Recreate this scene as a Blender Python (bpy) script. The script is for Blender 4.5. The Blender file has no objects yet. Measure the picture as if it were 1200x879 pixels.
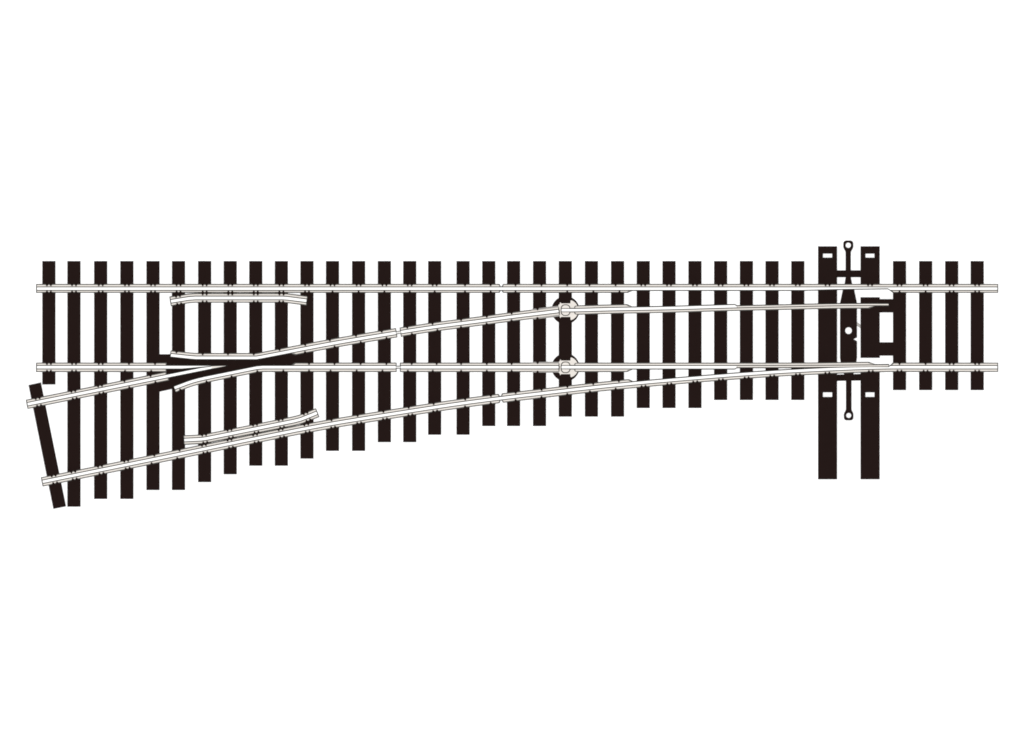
import bpy, bmesh, math
from mathutils import Vector

# ---------------------------------------------------------------- units
# The drawing is a plan of a 00-size model turnout: 1 drawing unit = 0.2 mm.
S = 0.0002
CX, CY = 600.0, 439.5

def P(x, y, z=0.0):
    return Vector(((x - CX) * S, (CY - y) * S, z * S))

scene = bpy.context.scene
col = scene.collection

# ---------------------------------------------------------------- materials
def srgb(r, g, b):
    f = lambda c: c / 12.92 if c <= 0.04045 else ((c + 0.055) / 1.055) ** 2.4
    return (f(r / 255), f(g / 255), f(b / 255))

def material(name, rgb, rough=0.6, spec=0.0, var=0.03, scale=900.0):
    m = bpy.data.materials.new(name)
    m.use_nodes = True
    nt = m.node_tree
    b = nt.nodes['Principled BSDF']
    b.inputs['Roughness'].default_value = rough
    b.inputs['Specular IOR Level'].default_value = spec
    tc = nt.nodes.new('ShaderNodeTexCoord')
    nz = nt.nodes.new('ShaderNodeTexNoise')
    nz.inputs['Scale'].default_value = scale
    nz.inputs['Detail'].default_value = 3.0
    rp = nt.nodes.new('ShaderNodeValToRGB')
    rp.color_ramp.elements[0].position = 0.3
    rp.color_ramp.elements[1].position = 0.7
    rp.color_ramp.elements[0].color = tuple(c * (1 - var) for c in rgb) + (1,)
    rp.color_ramp.elements[1].color = tuple(min(1, c * (1 + var)) for c in rgb) + (1,)
    nt.links.new(tc.outputs['Object'], nz.inputs['Vector'])
    nt.links.new(nz.outputs['Fac'], rp.inputs['Fac'])
    nt.links.new(rp.outputs['Color'], b.inputs['Base Color'])
    return m

M_PLASTIC = material('dark_brown_plastic', (0.0102, 0.0058, 0.0051), 0.7, 0.0, 0.02)
M_HEAD = material('polished_rail_head', (0.66, 0.655, 0.645), 0.4, 0.0, 0.01)
M_FOOT = material('nickel_silver', (0.52, 0.49, 0.455), 0.5, 0.0, 0.02)
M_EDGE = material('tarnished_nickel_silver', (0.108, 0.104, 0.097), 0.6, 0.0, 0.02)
M_JOIN = material('dull_joiner_metal', (0.30, 0.285, 0.27), 0.6, 0.0, 0.03)
M_FLOOR = material('white_surface', (0.75, 0.75, 0.75), 0.8, 0.0, 0.004, 6.0)
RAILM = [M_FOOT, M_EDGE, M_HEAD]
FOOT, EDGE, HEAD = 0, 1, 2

# ---------------------------------------------------------------- object helpers
def link(name, bm, mats, parent=None):
    bmesh.ops.recalc_face_normals(bm, faces=bm.faces[:])
    me = bpy.data.meshes.new(name)
    bm.to_mesh(me)
    bm.free()
    for m in (mats if isinstance(mats, list) else [mats]):
        me.materials.append(m)
    o = bpy.data.objects.new(name, me)
    col.objects.link(o)
    if parent is not None:
        o.parent = parent
    return o

def add_prism(bm, outer, z0, z1, holes=(), mat=0, cham=0.0):
    """plan outline (drawing units), extruded from z0 to z1, real through-holes"""
    def ring(pts, z):
        return [bm.verts.new(P(x, y, z)) for x, y in pts]
    def loop_edges(vs):
        return [bm.edges.new((vs[i], vs[(i + 1) % len(vs)])) for i in range(len(vs))]
    tops, bots = [], []
    for pts in [outer] + list(holes):
        if cham and pts is outer:
            n = len(pts)
            cx = sum(p[0] for p in pts) / n
            cy = sum(p[1] for p in pts) / n
            mid = ring(pts, z1 - cham)
            ins = []
            for i in range(n):
                p0, p1, p2 = pts[i - 1], pts[i], pts[(i + 1) % n]
                a = Vector((p1[0] - p0[0], p1[1] - p0[1])).normalized()
                b = Vector((p2[0] - p1[0], p2[1] - p1[1])).normalized()
                ins.append((p1[0] + (b.x - a.x) * cham, p1[1] + (b.y - a.y) * cham))
            t = ring(ins, z1)
            for i in range(n):
                j = (i + 1) % n
                bm.faces.new((mid[i], mid[j], t[j], t[i])).material_index = mat
            low = ring(pts, z0)
            for i in range(n):
                j = (i + 1) % n
                bm.faces.new((low[i], low[j], mid[j], mid[i])).material_index = mat
        else:
            t = ring(pts, z1)
            low = ring(pts, z0)
            n = len(pts)
            for i in range(n):
                j = (i + 1) % n
                bm.faces.new((low[i], low[j], t[j], t[i])).material_index = mat
        tops.append(t)
        bots.append(low)
    for group in (tops, bots):
        if len(group) == 1 and len(group[0]) <= 4:
            bm.faces.new(group[0]).material_index = mat
        else:
            es = []
            for vs in group:
                for i in range(len(vs)):
                    e = bm.edges.get((vs[i], vs[(i + 1) % len(vs)]))
                    es.append(e)
            r = bmesh.ops.triangle_fill(bm, edges=es, use_beauty=True, use_dissolve=False)
            for g in r['geom']:
                if isinstance(g, bmesh.types.BMFace):
                    g.material_index = mat

def rect(x0, y0, x1, y1):
    return [(x0, y0), (x1, y0), (x1, y1), (x0, y1)]

def circle(cx, cy, r, n=28):
    return [(cx + r * math.cos(2 * math.pi * i / n), cy + r * math.sin(2 * math.pi * i / n)) for i in range(n)]

# ---------------------------------------------------------------- centre lines
def linear(pts):
    def f(x):
        if x <= pts[0][0]:
            a, b = pts[0], pts[1]
        elif x >= pts[-1][0]:
            a, b = pts[-2], pts[-1]
        else:
            for a, b in zip(pts, pts[1:]):
                if a[0] <= x <= b[0]:
                    break
        t = (x - a[0]) / (b[0] - a[0])
        return a[1] + t * (b[1] - a[1])
    f.knots = [p[0] for p in pts]
    return f

def spline(pts):
    """natural cubic spline y(x)"""
    n = len(pts)
    xs = [p[0] for p in pts]
    ys = [p[1] for p in pts]
    h = [xs[i + 1] - xs[i] for i in range(n - 1)]
    a = [0.0] * n
    c1 = [0.0] * n
    d = [0.0] * n
    for i in range(1, n - 1):
        al = 3 * ((ys[i + 1] - ys[i]) / h[i] - (ys[i] - ys[i - 1]) / h[i - 1])
        l = 2 * (xs[i + 1] - xs[i - 1]) - h[i - 1] * a[i - 1]
        a[i] = h[i] / l
        d[i] = (al - h[i - 1] * d[i - 1]) / l
    for i in range(n - 2, -1, -1):
        c1[i] = d[i] - a[i] * c1[i + 1]
    def f(x):
        i = 0
        while i < n - 2 and x > xs[i + 1]:
            i += 1
        t = x - xs[i]
        b = (ys[i + 1] - ys[i]) / h[i] - h[i] * (c1[i + 1] + 2 * c1[i]) / 3
        dd = (c1[i + 1] - c1[i]) / (3 * h[i])
        return ys[i] + b * t + c1[i] * t * t + dd * t ** 3
    k = []
    for i in range(n - 1):
        m = max(1, int(h[i] / 12))
        k += [xs[i] + h[i] * j / m for j in range(m)]
    f.knots = k + [xs[-1]]
    return f

def joined(f, xj, g):
    h = lambda x: f(x) if x < xj else g(x)
    h.knots = [k for k in f.knots if k < xj] + [k for k in g.knots if k >= xj]
    return h

def frame(f, x):
    m = (f(x + 0.6) - f(x - 0.6)) / 1.2
    l = math.hypot(1, m)
    return (1 / l, m / l), (-m / l, 1 / l)

def piece(v):
    """piecewise linear offset: a number or [(x, off), ...]"""
    if not isinstance(v, list):
        return (lambda x: v), []
    def g(x):
        if x <= v[0][0]:
            return v[0][1]
        for p, q in zip(v, v[1:]):
            if x <= q[0]:
                return p[1] + (q[1] - p[1]) * (x - p[0]) / (q[0] - p[0])
        return v[-1][1]
    return g, [p[0] for p in v]

Z_SLEEPER = 8.0
Z_FOOT0, Z_FOOT1, Z_HEAD = 8.6, 10.8, 20.6
H = 0.57            # half the plan width of the sloping foot edge and of the web

def rail(name, parent, f, x0, x1, a, b, c, d, planed=None, drop=0.0, caps=(1.0, 1.0), label=None, z_off=0.0):
    A, ka = piece(a); B, kb = piece(b); C, kc = piece(c); D, kd = piece(d)
    E = 2 * H
    ke = [k + s for k in ka + kd for s in (-E, E)]
    def worst(g, x, pick):
        return pick([g(x - E)] + [g(q) for q in gk[g] if x - E < q < x + E] + [g(x), g(x + E)])
    gk = {A: ka, D: kd}
    knots = sorted({round(k, 3) for k in list(f.knots) + ka + kb + kc + kd + ke + [x0, x1, x0 + caps[0], x1 - caps[1]]
                    if x0 <= k <= x1 and not (x0 < k < x0 + caps[0] - 1e-6) and not (x1 - caps[1] + 1e-6 < k < x1)})
    if planed:
        knots = sorted(set(knots) | {planed, planed + 0.6})
    xs = [knots[0]]
    for k in knots[1:]:
        g = k - xs[-1]
        m = max(1, int(g / 40))
        s = xs[-1]
        for j in range(1, m + 1):
            xs.append(s + g * j / m)
    bm = bmesh.new()
    rings = []
    for i, x in enumerate(xs):
        t, n = frame(f, x)
        y = f(x)
        oa, ob, oc, od = A(x), B(x), C(x), D(x)
        head = Z_HEAD + z_off - (drop if planed and x > planed + 0.3 else 0.0)
        p3, p4 = ob + H, oc - H
        if p3 > p4:
            p3 = p4 = (ob + oc) / 2
        p2, p5 = min(ob - H, p3 - 0.02), max(oc + H, p4 + 0.02)
        ia, idd = worst(A, x, max), worst(D, x, min)
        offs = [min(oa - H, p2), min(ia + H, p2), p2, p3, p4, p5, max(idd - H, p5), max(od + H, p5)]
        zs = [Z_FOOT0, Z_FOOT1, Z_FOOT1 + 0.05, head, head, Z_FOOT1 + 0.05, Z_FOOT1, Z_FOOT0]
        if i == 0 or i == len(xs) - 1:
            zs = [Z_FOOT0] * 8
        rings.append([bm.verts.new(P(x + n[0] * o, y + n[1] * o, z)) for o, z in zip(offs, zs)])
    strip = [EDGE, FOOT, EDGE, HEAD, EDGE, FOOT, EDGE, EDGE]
    for i in range(len(xs) - 1):
        xm = (xs[i] + xs[i + 1]) / 2
        cap = i == 0 or i == len(xs) - 2
        for k in range(8):
            k2 = (k + 1) % 8
            fc = bm.faces.new((rings[i][k], rings[i][k2], rings[i + 1][k2], rings[i + 1][k]))
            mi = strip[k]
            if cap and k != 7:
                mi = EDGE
            elif planed and xm > planed and mi == HEAD:
                mi = FOOT
            fc.material_index = mi
    o = link(name, bm, RAILM, parent)
    if label:
        o['label'] = label
    return o

# ---------------------------------------------------------------- the place
bm = bmesh.new()
r = 6.0
bm.faces.new([bm.verts.new((x, y, 0)) for x, y in ((-r, -r), (r, -r), (r, r), (-r, r))])
ground = link('ground', bm, M_FLOOR)
ground['kind'] = 'structure'
ground['label'] = 'plain white surface under the turnout'

root = bpy.data.objects.new('railway_turnout', None)
root.empty_display_size = 0.02
col.objects.link(root)
root['label'] = 'model railway turnout with dark brown sleepers and silver rails, lying on plain white'
root['category'] = 'railway turnout'

# ---------------------------------------------------------------- centre lines of the rails
Y_TOP, Y_MID = 338.3, 430.4
F_top = linear([(42.6, Y_TOP), (1169.3, Y_TOP)])
F_mid = linear([(42.6, Y_MID), (655.4, Y_MID)])
F_out = spline([(49.6, 564.7), (125, 549.4), (200, 534.2), (310, 511.8), (380, 498.2), (460, 485.1), (500, 478.8), (580, 467.6),
                (632, 461.4), (700, 453.6), (780, 446.0), (855, 439.8), (925, 435.1), (985, 432.2), (1018, 430.9),
                (1040, 430.45), (1080, 430.4), (1169.3, 430.4)])
F_in = linear([(31.9, 473.8), (265.9, 426.8)])
F_wing_up = joined(linear([(199.8, 416.3), (224, 418.9), (230, 419.3), (300.5, 419.4), (306.5, 418.4), (312, 417.3)]), 312, spline([(312, 417.3), (340, 411.9), (367, 406.7), (420, 397.3), (464.6, 390.1)]))
F_wing_lo = linear([(204.1, 454.8), (220, 448.8), (226, 446.8), (232, 445.2), (240, 443.3), (301, 431.0), (308, 430.4), (464.5, 430.4)])
F_close = spline([(469.4, 389.3), (500, 384.5), (560, 376.6), (600, 371.3), (640, 366.4), (655.4, 364.5)])
F_chk_t = linear([(199.9, 353.2), (221, 349.8), (229, 349.2), (331, 349.2), (337, 349.6), (359.5, 352.5)])
F_chk_b = linear([(215.4, 515.8), (236, 514.8), (243, 513.7), (310, 500.4), (344, 493.6), (352, 491.6), (358, 489.3), (371.9, 483.7)])
F_bl_up = spline([(657.2, 363.6), (674, 363.5), (700, 362.8), (780, 361.2), (840, 359.5), (880, 358.5), (920, 357.7), (980, 356.4), (1010, 356.2), (1041.8, 356.2)])
F_bl_lo = spline([(657.2, 430.4), (740, 430.4), (860, 430.4), (940, 430.25), (990, 429.9), (1041.8, 429.45)])

# ---------------------------------------------------------------- sleepers
Y0 = 306.0
SL = [(49.7, 450.6), (79.1, 593.8), (110.4, 584.7), (141.1, 584.7), (171.7, 574.3), (201.6, 574.3), (232.2, 565.0), (262.2, 555.8),
      (292.1, 545.8), (322.1, 545.8), (352.1, 537.5), (382.0, 528.4), (412.6, 528.4), (442.8, 518.2), (472.5, 518.2), (501.7, 509.5),
      (535.0, 509.5), (565.1, 499.3), (594.2, 499.3), (624.6, 499.3), (654.8, 488.3), (685.4, 488.3), (716.0, 488.3), (746.1, 478.2),
      (776.3, 478.2), (806.7, 478.2), (836.8, 468.8), (867.0, 468.8), (897.0, 468.8), (927.2, 468.8),
      (1046.4, 457.2), (1077.0, 457.2), (1107.5, 457.2), (1137.4, 457.2)]
W = 15.35
sleepers = []
for x, yb in SL:
    bm = bmesh.new()
    add_prism(bm, rect(x, Y0, x + W, yb), 0, Z_SLEEPER, cham=0.35)
    sleepers.append(link('sleeper', bm, M_PLASTIC, root))
bm = bmesh.new()
add_prism(bm, [(33.6, 451.3), (48.0, 448.2), (77.4, 593.4), (62.7, 596.4)], 0, Z_SLEEPER, cham=0.35)
slant = link('sleeper', bm, M_PLASTIC, root)
slant['label'] = 'short slanted sleeper'
XA = {'slant': (45.0, slant)}
def sleeper_at(i):
    return SL[i][0] + W / 2, sleepers[i]

bm = bmesh.new()
add_prism(bm, rect(958.6, 288.7, 980.9, 561.7), 0, Z_SLEEPER,
          holes=[rect(964.3, 297.3, 975.2, 302.0), rect(964.3, 459.8, 975.2, 465.2)])
timber1 = link('point_timber', bm, M_PLASTIC, root)
timber1['label'] = 'long wide sleeper with a slot near each end of the point motor mount'
bm = bmesh.new()
add_prism(bm, rect(1008.4, 288.7, 1030.8, 338.0), 0, Z_SLEEPER, holes=[rect(1014.1, 297.3, 1024.7, 302.0)])
timber2 = link('point_timber', bm, M_PLASTIC, root)
timber2['label'] = 'short wide slotted sleeper end'
bm = bmesh.new()
add_prism(bm, rect(1008.4, 431.5, 1030.8, 561.7), 0, Z_SLEEPER, holes=[rect(1014.1, 459.8, 1024.7, 465.2)])
timber3 = link('point_timber', bm, M_PLASTIC, root)
timber3['label'] = 'wide slotted sleeper arm reaching below the rails'
timber1['label'] = 'long wide sleeper with a slot near each rail'

bm = bmesh.new()
add_prism(bm, [(1008.4, 348.4), (1030.8, 348.4), (1030.8, 350.6), (1047.0, 350.6), (1047.0, 366.2), (1030.8, 366.2), (1030.8, 401.2),
               (1047.0, 401.2), (1047.0, 416.8), (1030.8, 416.8), (1030.8, 419.4), (1008.4, 419.4)], 0, 7.9)
link('slide_plate', bm, M_PLASTIC, root)

# straps between the point timbers
bm = bmesh.new()
add_prism(bm, rect(980.5, 316.8, 1008.8, 325.0), 0, 2.6)
link('timber_strap', bm, M_PLASTIC, root)
bm = bmesh.new()
add_prism(bm, [(980.5, 439.0), (1008.8, 438.2), (1008.8, 446.0), (980.5, 446.5)], 0, 2.6)
link('timber_strap', bm, M_PLASTIC, root)

# moulded plate under the crossing
bm = bmesh.new()
add_prism(bm, [(186.4, 415.2), (202.0, 415.2), (204.0, 417.2), (228.0, 418.8), (305.0, 418.2), (345.0, 411.5), (367.3, 407.0),
               (367.3, 430.4), (308.0, 430.6), (232.0, 445.6), (216.0, 451.0), (204.6, 455.2), (186.4, 459.2)], 0.2, 7.8)
link('crossing_plate', bm, M_PLASTIC, root)

# ---------------------------------------------------------------- rail chairs (the lugs that hold the rail foot)
def chair(parent, f, xc, lugs, fa, fd):
    """lugs: list of (side, dx); side -1 upper foot edge, +1 lower; dx is the lug's x from the sleeper centre at that edge"""
    bm = bmesh.new()
    t, n = frame(f, xc)
    y = f(xc)
    lo, hi = fa - 0.7, fd + 0.7
    def q(u, v, x=xc):
        tt, nn = frame(f, x)
        return (x + tt[0] * u + nn[0] * v, f(x) + tt[1] * u + nn[1] * v)
    add_prism(bm, [q(-4.2, lo + 0.9), q(4.2, lo + 0.9), q(4.2, hi - 0.9), q(-4.2, hi - 0.9)], 7.4, Z_FOOT0)
    for side, dx in lugs:
        e = (fa if side < 0 else fd)
        xl = xc + dx - n[0] * e
        base = e + side * 0.75
        tip = e - side * 1.95
        add_prism(bm, [q(-1.65, base, xl), q(1.65, base, xl), q(1.25, e - side * 0.7, xl), q(0.6, tip, xl), q(-0.6, tip, xl), q(-1.25, e - side * 0.7, xl)], 7.4, 12.6)
    return link('rail_chair', bm, M_PLASTIC, parent)

def dbl(f, xc, side, e):
    """a pair of lugs straddling the crossing point, square to the rail"""
    t, n = frame(f, xc)
    return [(side, n[0] * e - 2.3 * t[0]), (side, n[0] * e + 2.3 * t[0])]

def chairs(f, where, up, dn, fa, fd):
    """up / dn: None, 'D' or a dx"""
    xc, par = where
    lugs = []
    for side, k, e in ((-1, up, fa), (1, dn, fd)):
        if k == 'D':
            lugs += dbl(f, xc, side, e)
        elif k is not None:
            lugs.append((side, k))
    chair(par, f, xc, lugs, fa, fd)

TA, TD = -4.9, 4.3
for i in range(0, 11):
    chairs(F_top, sleeper_at(i), 'D', 'D', TA, TD)
for i in range(11, 16):
    chairs(F_top, sleeper_at(i), 'D', 0.0, TA, TD)
for i in range(16, 21):
    chairs(F_top, sleeper_at(i), 2.25, 2.25, TA, TD)
for i in (21, 22):
    chairs(F_top, sleeper_at(i), -2.3, 2.3, TA, TD)
for i in range(23, 30):
    chairs(F_top, sleeper_at(i), 'D', None, TA, 1.0)
chairs(F_top, (969.8, timber1), 'D', None, TA, 1.0)
chairs(F_top, (1019.6, timber2), 'D', None, TA, 1.0)
for i in (30, 31):
    chairs(F_top, sleeper_at(i), 'D', 0.0, TA, TD)
for i in (32, 33):
    chairs(F_top, sleeper_at(i), 'D', 'D', TA, TD)

MA, MD = -4.8, 5.0
for i in (0, 1, 2):
    chairs(F_mid, sleeper_at(i), 'D', 'D', MA, MD)
for i in (3, 4):
    chairs(F_mid, sleeper_at(i), 2.35, -2.2, MA, MD)
for i, k in ((5, 2.1), (6, 2.4), (7, 1.7), (8, 2.2), (9, 2.3)):
    chairs(F_wing_lo, sleeper_at(i), None, k, -1.0, 4.9)
chairs(F_wing_lo, sleeper_at(10), 2.4, 2.4, MA, 4.9)
for i in range(11, 14):
    chairs(F_wing_lo, sleeper_at(i), 2.3, -2.3, MA, 4.9)
for i in (14, 15):
    chairs(F_mid, sleeper_at(i), 2.3, -2.2, MA, MD)
for i in range(16, 20):
    chairs(F_mid, sleeper_at(i), -2.3, -2.3, MA - (1.0 if i == 19 else 0), MD + (1.0 if i == 19 else 0))

IA, ID = -4.85, 4.85
chairs(F_in, XA['slant'], 'D', 'D', IA, ID)
for i in (1, 2):
    chairs(F_in, sleeper_at(i), 'D', 'D', IA, ID)
for i in (3, 4):
    chairs(F_in, sleeper_at(i), -3.1, 2.9, IA, ID)
for i, k in ((5, -2.4), (6, -2.3), (7, -2.7), (8, -2.4), (9, -2.3)):
    chairs(F_wing_up, sleeper_at(i), k, None, -5.0, 1.0)
chairs(F_wing_up, sleeper_at(10), -2.2, -2.2, -4.9, 4.8)
for i in range(11, 14):
    chairs(F_wing_up, sleeper_at(i), -3.2, 2.6, -4.9, 4.8)
chairs(F_close, sleeper_at(14), -3.0, 2.6, -4.8, 4.8)
chairs(F_close, sleeper_at(15), -2.6, 3.3, -4.8, 4.8)
for i in range(16, 20):
    chairs(F_close, sleeper_at(i), -2.4, -2.4, -4.8 - (1.0 if i == 19 else 0), 4.8 + (1.0 if i == 19 else 0))

OA, OD = -4.9, 4.9
X_SLANT2 = 63.8
chairs(F_out, (X_SLANT2, slant), 'D', 'D', OA, OD)
for i in (1, 2, 3, 6, 7, 8, 9, 10):
    chairs(F_out, sleeper_at(i), 'D', 'D', OA, OD)
chairs(F_out, sleeper_at(4), 1.4, -1.6, OA, OD)
chairs(F_out, sleeper_at(5), 1.0, -1.4, OA, OD)
for i in range(11, 16):
    chairs(F_out, sleeper_at(i), -1.3, 'D', OA, OD)
for i in range(16, 21):
    chairs(F_out, sleeper_at(i), 2.4, 2.4, OA, OD)
chairs(F_out, sleeper_at(21), 2.0, -1.7, OA, OD)
chairs(F_out, sleeper_at(22), 1.5, -2.1, OA, OD)
for i in range(23, 30):
    chairs(F_out, sleeper_at(i), None, 'D', -1.0, OD)
chairs(F_out, (969.4, timber1), None, 'D', -1.0, OD)
chairs(F_out, (1020.4, timber3), None, 'D', -1.0, OD)
for i in (30, 31):
    chairs(F_out, sleeper_at(i), 0.0, 'D', -4.8, 5.0)
for i in (32, 33):
    chairs(F_out, sleeper_at(i), 'D', 'D', -4.8, 5.0)

for i in range(5, 10):
    chairs(F_chk_t, sleeper_at(i), 'D', 'D', -5.0, 5.0)
for i in range(6, 11):
    chairs(F_chk_b, sleeper_at(i), 'D', 'D', -5.0, 4.9)

# ---------------------------------------------------------------- rails
NOTCH = lambda s, x, w: [(x - 1.9, s * w), (x - 0.8, s * 2.0), (x + 0.8, s * 2.0), (x + 1.9, s * w)]
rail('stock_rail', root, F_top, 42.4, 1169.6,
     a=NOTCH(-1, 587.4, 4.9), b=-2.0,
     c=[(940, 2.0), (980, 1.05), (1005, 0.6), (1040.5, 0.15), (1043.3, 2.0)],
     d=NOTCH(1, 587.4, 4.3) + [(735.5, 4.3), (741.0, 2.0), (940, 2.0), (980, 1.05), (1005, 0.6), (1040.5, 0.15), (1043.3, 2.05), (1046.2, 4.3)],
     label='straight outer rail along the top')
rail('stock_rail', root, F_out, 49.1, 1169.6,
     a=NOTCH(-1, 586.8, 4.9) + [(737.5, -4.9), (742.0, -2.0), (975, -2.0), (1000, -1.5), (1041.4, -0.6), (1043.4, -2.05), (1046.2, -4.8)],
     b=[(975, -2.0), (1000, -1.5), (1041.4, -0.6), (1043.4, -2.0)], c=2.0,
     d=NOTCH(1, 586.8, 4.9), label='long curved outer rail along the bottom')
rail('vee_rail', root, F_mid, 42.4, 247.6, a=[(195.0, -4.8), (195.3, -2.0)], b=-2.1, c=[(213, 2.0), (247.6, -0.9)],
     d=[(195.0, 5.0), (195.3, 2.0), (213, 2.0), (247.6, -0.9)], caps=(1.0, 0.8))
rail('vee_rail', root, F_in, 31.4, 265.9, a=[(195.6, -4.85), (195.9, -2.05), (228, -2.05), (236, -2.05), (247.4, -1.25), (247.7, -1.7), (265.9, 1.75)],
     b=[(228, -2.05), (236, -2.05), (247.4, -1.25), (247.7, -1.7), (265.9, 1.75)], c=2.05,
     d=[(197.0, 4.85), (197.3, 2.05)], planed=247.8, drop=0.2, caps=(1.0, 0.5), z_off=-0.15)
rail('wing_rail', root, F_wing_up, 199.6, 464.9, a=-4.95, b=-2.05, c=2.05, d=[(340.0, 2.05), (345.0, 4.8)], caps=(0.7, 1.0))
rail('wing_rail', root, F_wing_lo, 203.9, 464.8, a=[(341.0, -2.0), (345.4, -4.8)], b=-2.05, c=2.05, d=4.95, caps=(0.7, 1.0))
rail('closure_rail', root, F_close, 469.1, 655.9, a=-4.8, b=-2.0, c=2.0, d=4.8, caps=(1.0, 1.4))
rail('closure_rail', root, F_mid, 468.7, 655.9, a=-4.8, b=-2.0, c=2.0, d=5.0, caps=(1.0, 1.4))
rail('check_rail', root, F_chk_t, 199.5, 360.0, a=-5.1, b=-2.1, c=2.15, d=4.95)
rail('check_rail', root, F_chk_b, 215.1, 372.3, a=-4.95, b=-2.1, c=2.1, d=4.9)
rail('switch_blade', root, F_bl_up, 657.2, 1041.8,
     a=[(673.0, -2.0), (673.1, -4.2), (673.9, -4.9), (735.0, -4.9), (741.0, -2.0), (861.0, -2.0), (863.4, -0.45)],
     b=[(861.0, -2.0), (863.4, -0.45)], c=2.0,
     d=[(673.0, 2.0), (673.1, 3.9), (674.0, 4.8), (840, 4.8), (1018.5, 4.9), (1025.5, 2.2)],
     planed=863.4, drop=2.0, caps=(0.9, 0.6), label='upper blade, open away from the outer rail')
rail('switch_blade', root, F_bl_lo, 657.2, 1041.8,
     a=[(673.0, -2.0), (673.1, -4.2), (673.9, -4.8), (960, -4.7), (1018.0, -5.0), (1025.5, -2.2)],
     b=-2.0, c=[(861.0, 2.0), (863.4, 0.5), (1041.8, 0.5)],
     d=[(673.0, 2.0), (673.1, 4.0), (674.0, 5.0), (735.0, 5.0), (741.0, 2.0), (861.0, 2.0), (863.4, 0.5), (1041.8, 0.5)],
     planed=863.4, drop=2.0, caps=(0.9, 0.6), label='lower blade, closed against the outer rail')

# fishplate clips on the closure rails next to the pivots
def joiner(f):
    bm = bmesh.new()
    for s in (-1, 1):
        rows = []
        for x, out in ((622.0, 4.5), (625.6, 6.3), (640.0, 6.3), (654.0, 6.3), (655.4, 5.2)):
            t, n = frame(f, x)
            pr = [(4.2 * s, 8.5), (4.2 * s, 11.6), (4.75 * s, 11.6), ((out - 0.02) * s, 9.6), (out * s, 8.5)]
            if x == 622.0:
                pr = [(4.2 * s, 8.5), (4.2 * s, 11.6), (4.3 * s, 11.6), (4.45 * s, 9.6), (4.5 * s, 8.5)]
            rows.append([bm.verts.new(P(x + n[0] * o, f(x) + n[1] * o, z)) for o, z in pr])
        for r0, r1 in zip(rows, rows[1:]):
            for k in range(5):
                bm.faces.new((r0[k], r0[(k + 1) % 5], r1[(k + 1) % 5], r1[k]))
        bm.faces.new(rows[0])
        bm.faces.new(rows[-1])
    # floor of the clip passing under the rail
    t, n = frame(f, 640)
    q = [(x, o) for x, o in ((623, -4.4), (654, -4.4), (654, 4.4), (623, 4.4))]
    add_prism(bm, [(x + frame(f, x)[1][0] * o, f(x) + frame(f, x)[1][1] * o) for x, o in q], 8.05, 8.5)
    link('rail_joiner', bm, M_JOIN, root)
joiner(F_close)
joiner(F_mid)

# insulated gaps in the two rails past the crossing
def gap_piece(f0, xa, f1, xb):
    bm = bmesh.new()
    y0, y1 = f0(xa), f1(xb)
    add_prism(bm, [(xa, y0 - 1.6), (xb, y1 - 1.6), (xb, y1 + 1.6), (xa, y0 + 1.6)], 8.7, 14.0, mat=1)
    add_prism(bm, [(xa + 0.1, y0 - 0.6), (xb - 0.1, y1 - 0.6), (xb - 0.1, y1 + 0.6), (xa + 0.1, y0 + 0.6)], 14.0, 15.0, mat=2)
    link('insulated_joiner', bm, RAILM, root)
gap_piece(F_wing_up, 464.2, F_close, 469.8)
gap_piece(F_wing_lo, 464.2, F_mid, 469.4)

# ---------------------------------------------------------------- blade pivots
def pivot(cx, cy):
    bm = bmesh.new()
    add_prism(bm, circle(cx - 0.1, cy, 16.3, 56), 0.1, 8.2)
    base = link('pivot_base', bm, M_PLASTIC, root)
    half = [(-8.8, -4.6), (-8.3, -6.0), (-6.9, -7.3), (-6.2, -9.4), (-5.2, -7.9), (5.6, -7.9), (5.9, -11.3), (6.8, -11.6), (9.5, -10.3), (12.0, -8.1), (13.8, -5.2), (14.4, -2.0)]
    pts = half + [(x, -y) for x, y in reversed(half)]
    bm = bmesh.new()
    add_prism(bm, [(cx + x, cy + y) for x, y in pts], 7.0, 9.0)
    plate = link('pivot_plate', bm, M_FOOT, base)
    # rivet: rounded square with sloping sides
    def rr(w, h, rad, n=6):
        out = []
        for sx, sy, a0 in ((1, 1, 0), (-1, 1, 90), (-1, -1, 180), (1, -1, 270)):
            for i in range(n + 1):
                a = math.radians(a0 + 90 * i / n)
                out.append((cx - 0.0 + sx * (w - rad) + rad * math.cos(a), cy + sy * (h - rad) + rad * math.sin(a)))
        return out
    bm = bmesh.new()
    lo = [bm.verts.new(P(x, y, 8.9)) for x, y in rr(5.7, 6.8, 4.6)]
    hi = [bm.verts.new(P(x, y, 13.0)) for x, y in rr(4.6, 5.7, 3.8)]
    for i in range(len(lo)):
        j = (i + 1) % len(lo)
        bm.faces.new((lo[i], lo[j], hi[j], hi[i])).material_index = 1
    bm.faces.new(hi).material_index = 0
    bm.faces.new(lo[::-1]).material_index = 0
    link('pivot_rivet', bm, RAILM, base)
pivot(662.8, 363.5)
pivot(662.8, 430.5)

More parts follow.
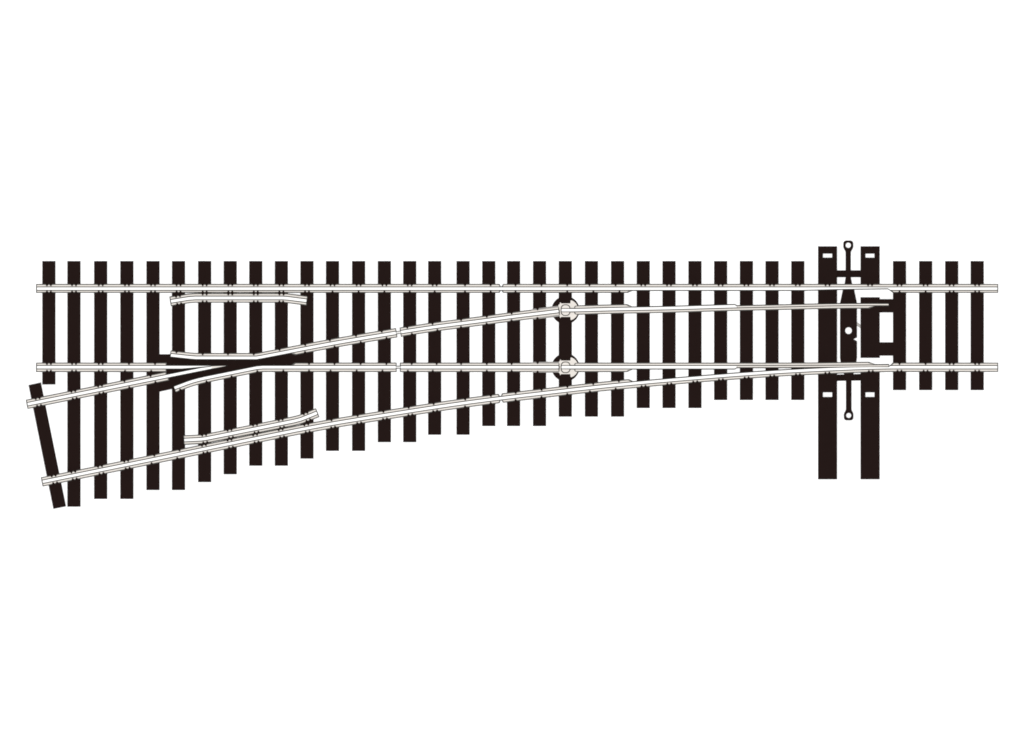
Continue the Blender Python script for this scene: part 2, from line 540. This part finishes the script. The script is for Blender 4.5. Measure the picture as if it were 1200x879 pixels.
# ---------------------------------------------------------------- tie bar with its eyelets
right = [(996.6, 281.9), (998.6, 282.6), (999.8, 284.6), (999.9, 289.6), (999.0, 291.8), (997.5, 294.2), (997.0, 296.0), (997.0, 325.2), (998.5, 332.7),
         (1001.0, 339.8), (1004.2, 355.4), (1004.2, 395.6), (1002.0, 396.4), (1000.2, 397.6), (1002.2, 398.8), (1004.2, 399.8), (1004.2, 419.5), (1003.5, 424.0), (1002.0, 427.5),
         (1000.4, 437.4), (998.6, 441.0), (997.8, 446.0), (997.8, 479.5), (998.4, 481.6), (999.6, 483.6), (1000.1, 486.0), (999.9, 490.4), (998.8, 492.0), (997.2, 492.6)]
left = [(991.6, 492.6), (990.1, 492.0), (989.0, 490.4), (988.8, 486.0), (989.4, 483.6), (990.7, 481.6), (991.3, 479.5), (991.3, 446.0), (990.4, 441.0), (988.7, 437.4),
        (986.6, 427.5), (985.1, 424.0), (984.4, 419.5), (984.4, 355.4), (987.6, 339.8), (989.7, 332.7), (990.9, 325.2), (990.9, 296.0), (990.5, 294.2), (989.0, 291.8),
        (988.2, 289.6), (988.2, 284.6), (989.4, 282.6), (991.4, 281.9)]
bm = bmesh.new()
add_prism(bm, right + left, 2.8, 7.4, holes=[circle(994.0, 287.5, 3.15), circle(994.3, 387.5, 4.0), circle(994.5, 486.9, 3.0)])
tie = link('tie_bar', bm, M_PLASTIC, root)

# the bent wire of the over-centre spring
def wire(pts, z, rad, parent):
    bm = bmesh.new()
    rows = []
    n = 8
    for i, (x, y) in enumerate(pts):
        p0 = pts[max(0, i - 1)]; p1 = pts[min(len(pts) - 1, i + 1)]
        t = Vector((p1[0] - p0[0], p1[1] - p0[1])).normalized()
        nx, ny = -t.y, t.x
        rows.append([bm.verts.new(P(x + nx * rad * math.cos(2 * math.pi * k / n), y + ny * rad * math.cos(2 * math.pi * k / n), z + rad * math.sin(2 * math.pi * k / n))) for k in range(n)])
    for r0, r1 in zip(rows, rows[1:]):
        for k in range(n):
            bm.faces.new((r0[k], r0[(k + 1) % n], r1[(k + 1) % n], r1[k]))
    bm.faces.new(rows[0]); bm.faces.new(rows[-1])
    return link('spring', bm, [M_JOIN], parent)
wire([(1003.0, 378.6), (1005.0, 380.0), (1006.6, 381.4), (1009.6, 383.6)], 5.0, 1.5, tie)

# ---------------------------------------------------------------- light: a white photo tent
world = bpy.data.worlds.new('World')
scene.world = world
world.use_nodes = True
bg = world.node_tree.nodes['Background']
bg.inputs['Color'].default_value = (1, 1, 1, 1)
bg.inputs['Strength'].default_value = 0.45

ld = bpy.data.lights.new('overhead_softbox', 'AREA')
ld.shape = 'DISK'
ld.size = 0.5
ld.energy = 122.0
lo = bpy.data.objects.new('overhead_softbox', ld)
lo.location = (0.0, 0.0, 3.0)
col.objects.link(lo)

# ---------------------------------------------------------------- camera
cd = bpy.data.cameras.new('camera')
cd.type = 'ORTHO'
cd.ortho_scale = 1200 * S
cd.clip_start = 0.01
cd.clip_end = 50.0
cam = bpy.data.objects.new('camera', cd)
cam.location = (0, 0, 0.6)
cam.rotation_euler = (0, 0, 0)
col.objects.link(cam)
scene.camera = cam

scene.view_settings.view_transform = 'Standard'
scene.view_settings.look = 'None'
scene.view_settings.exposure = 0.0
scene.view_settings.gamma = 1.0
scene.view_settings.use_curve_mapping = False
scene.render.engine = 'CYCLES'
scene.cycles.pixel_filter_type = 'BLACKMAN_HARRIS'
scene.cycles.filter_width = 1.75
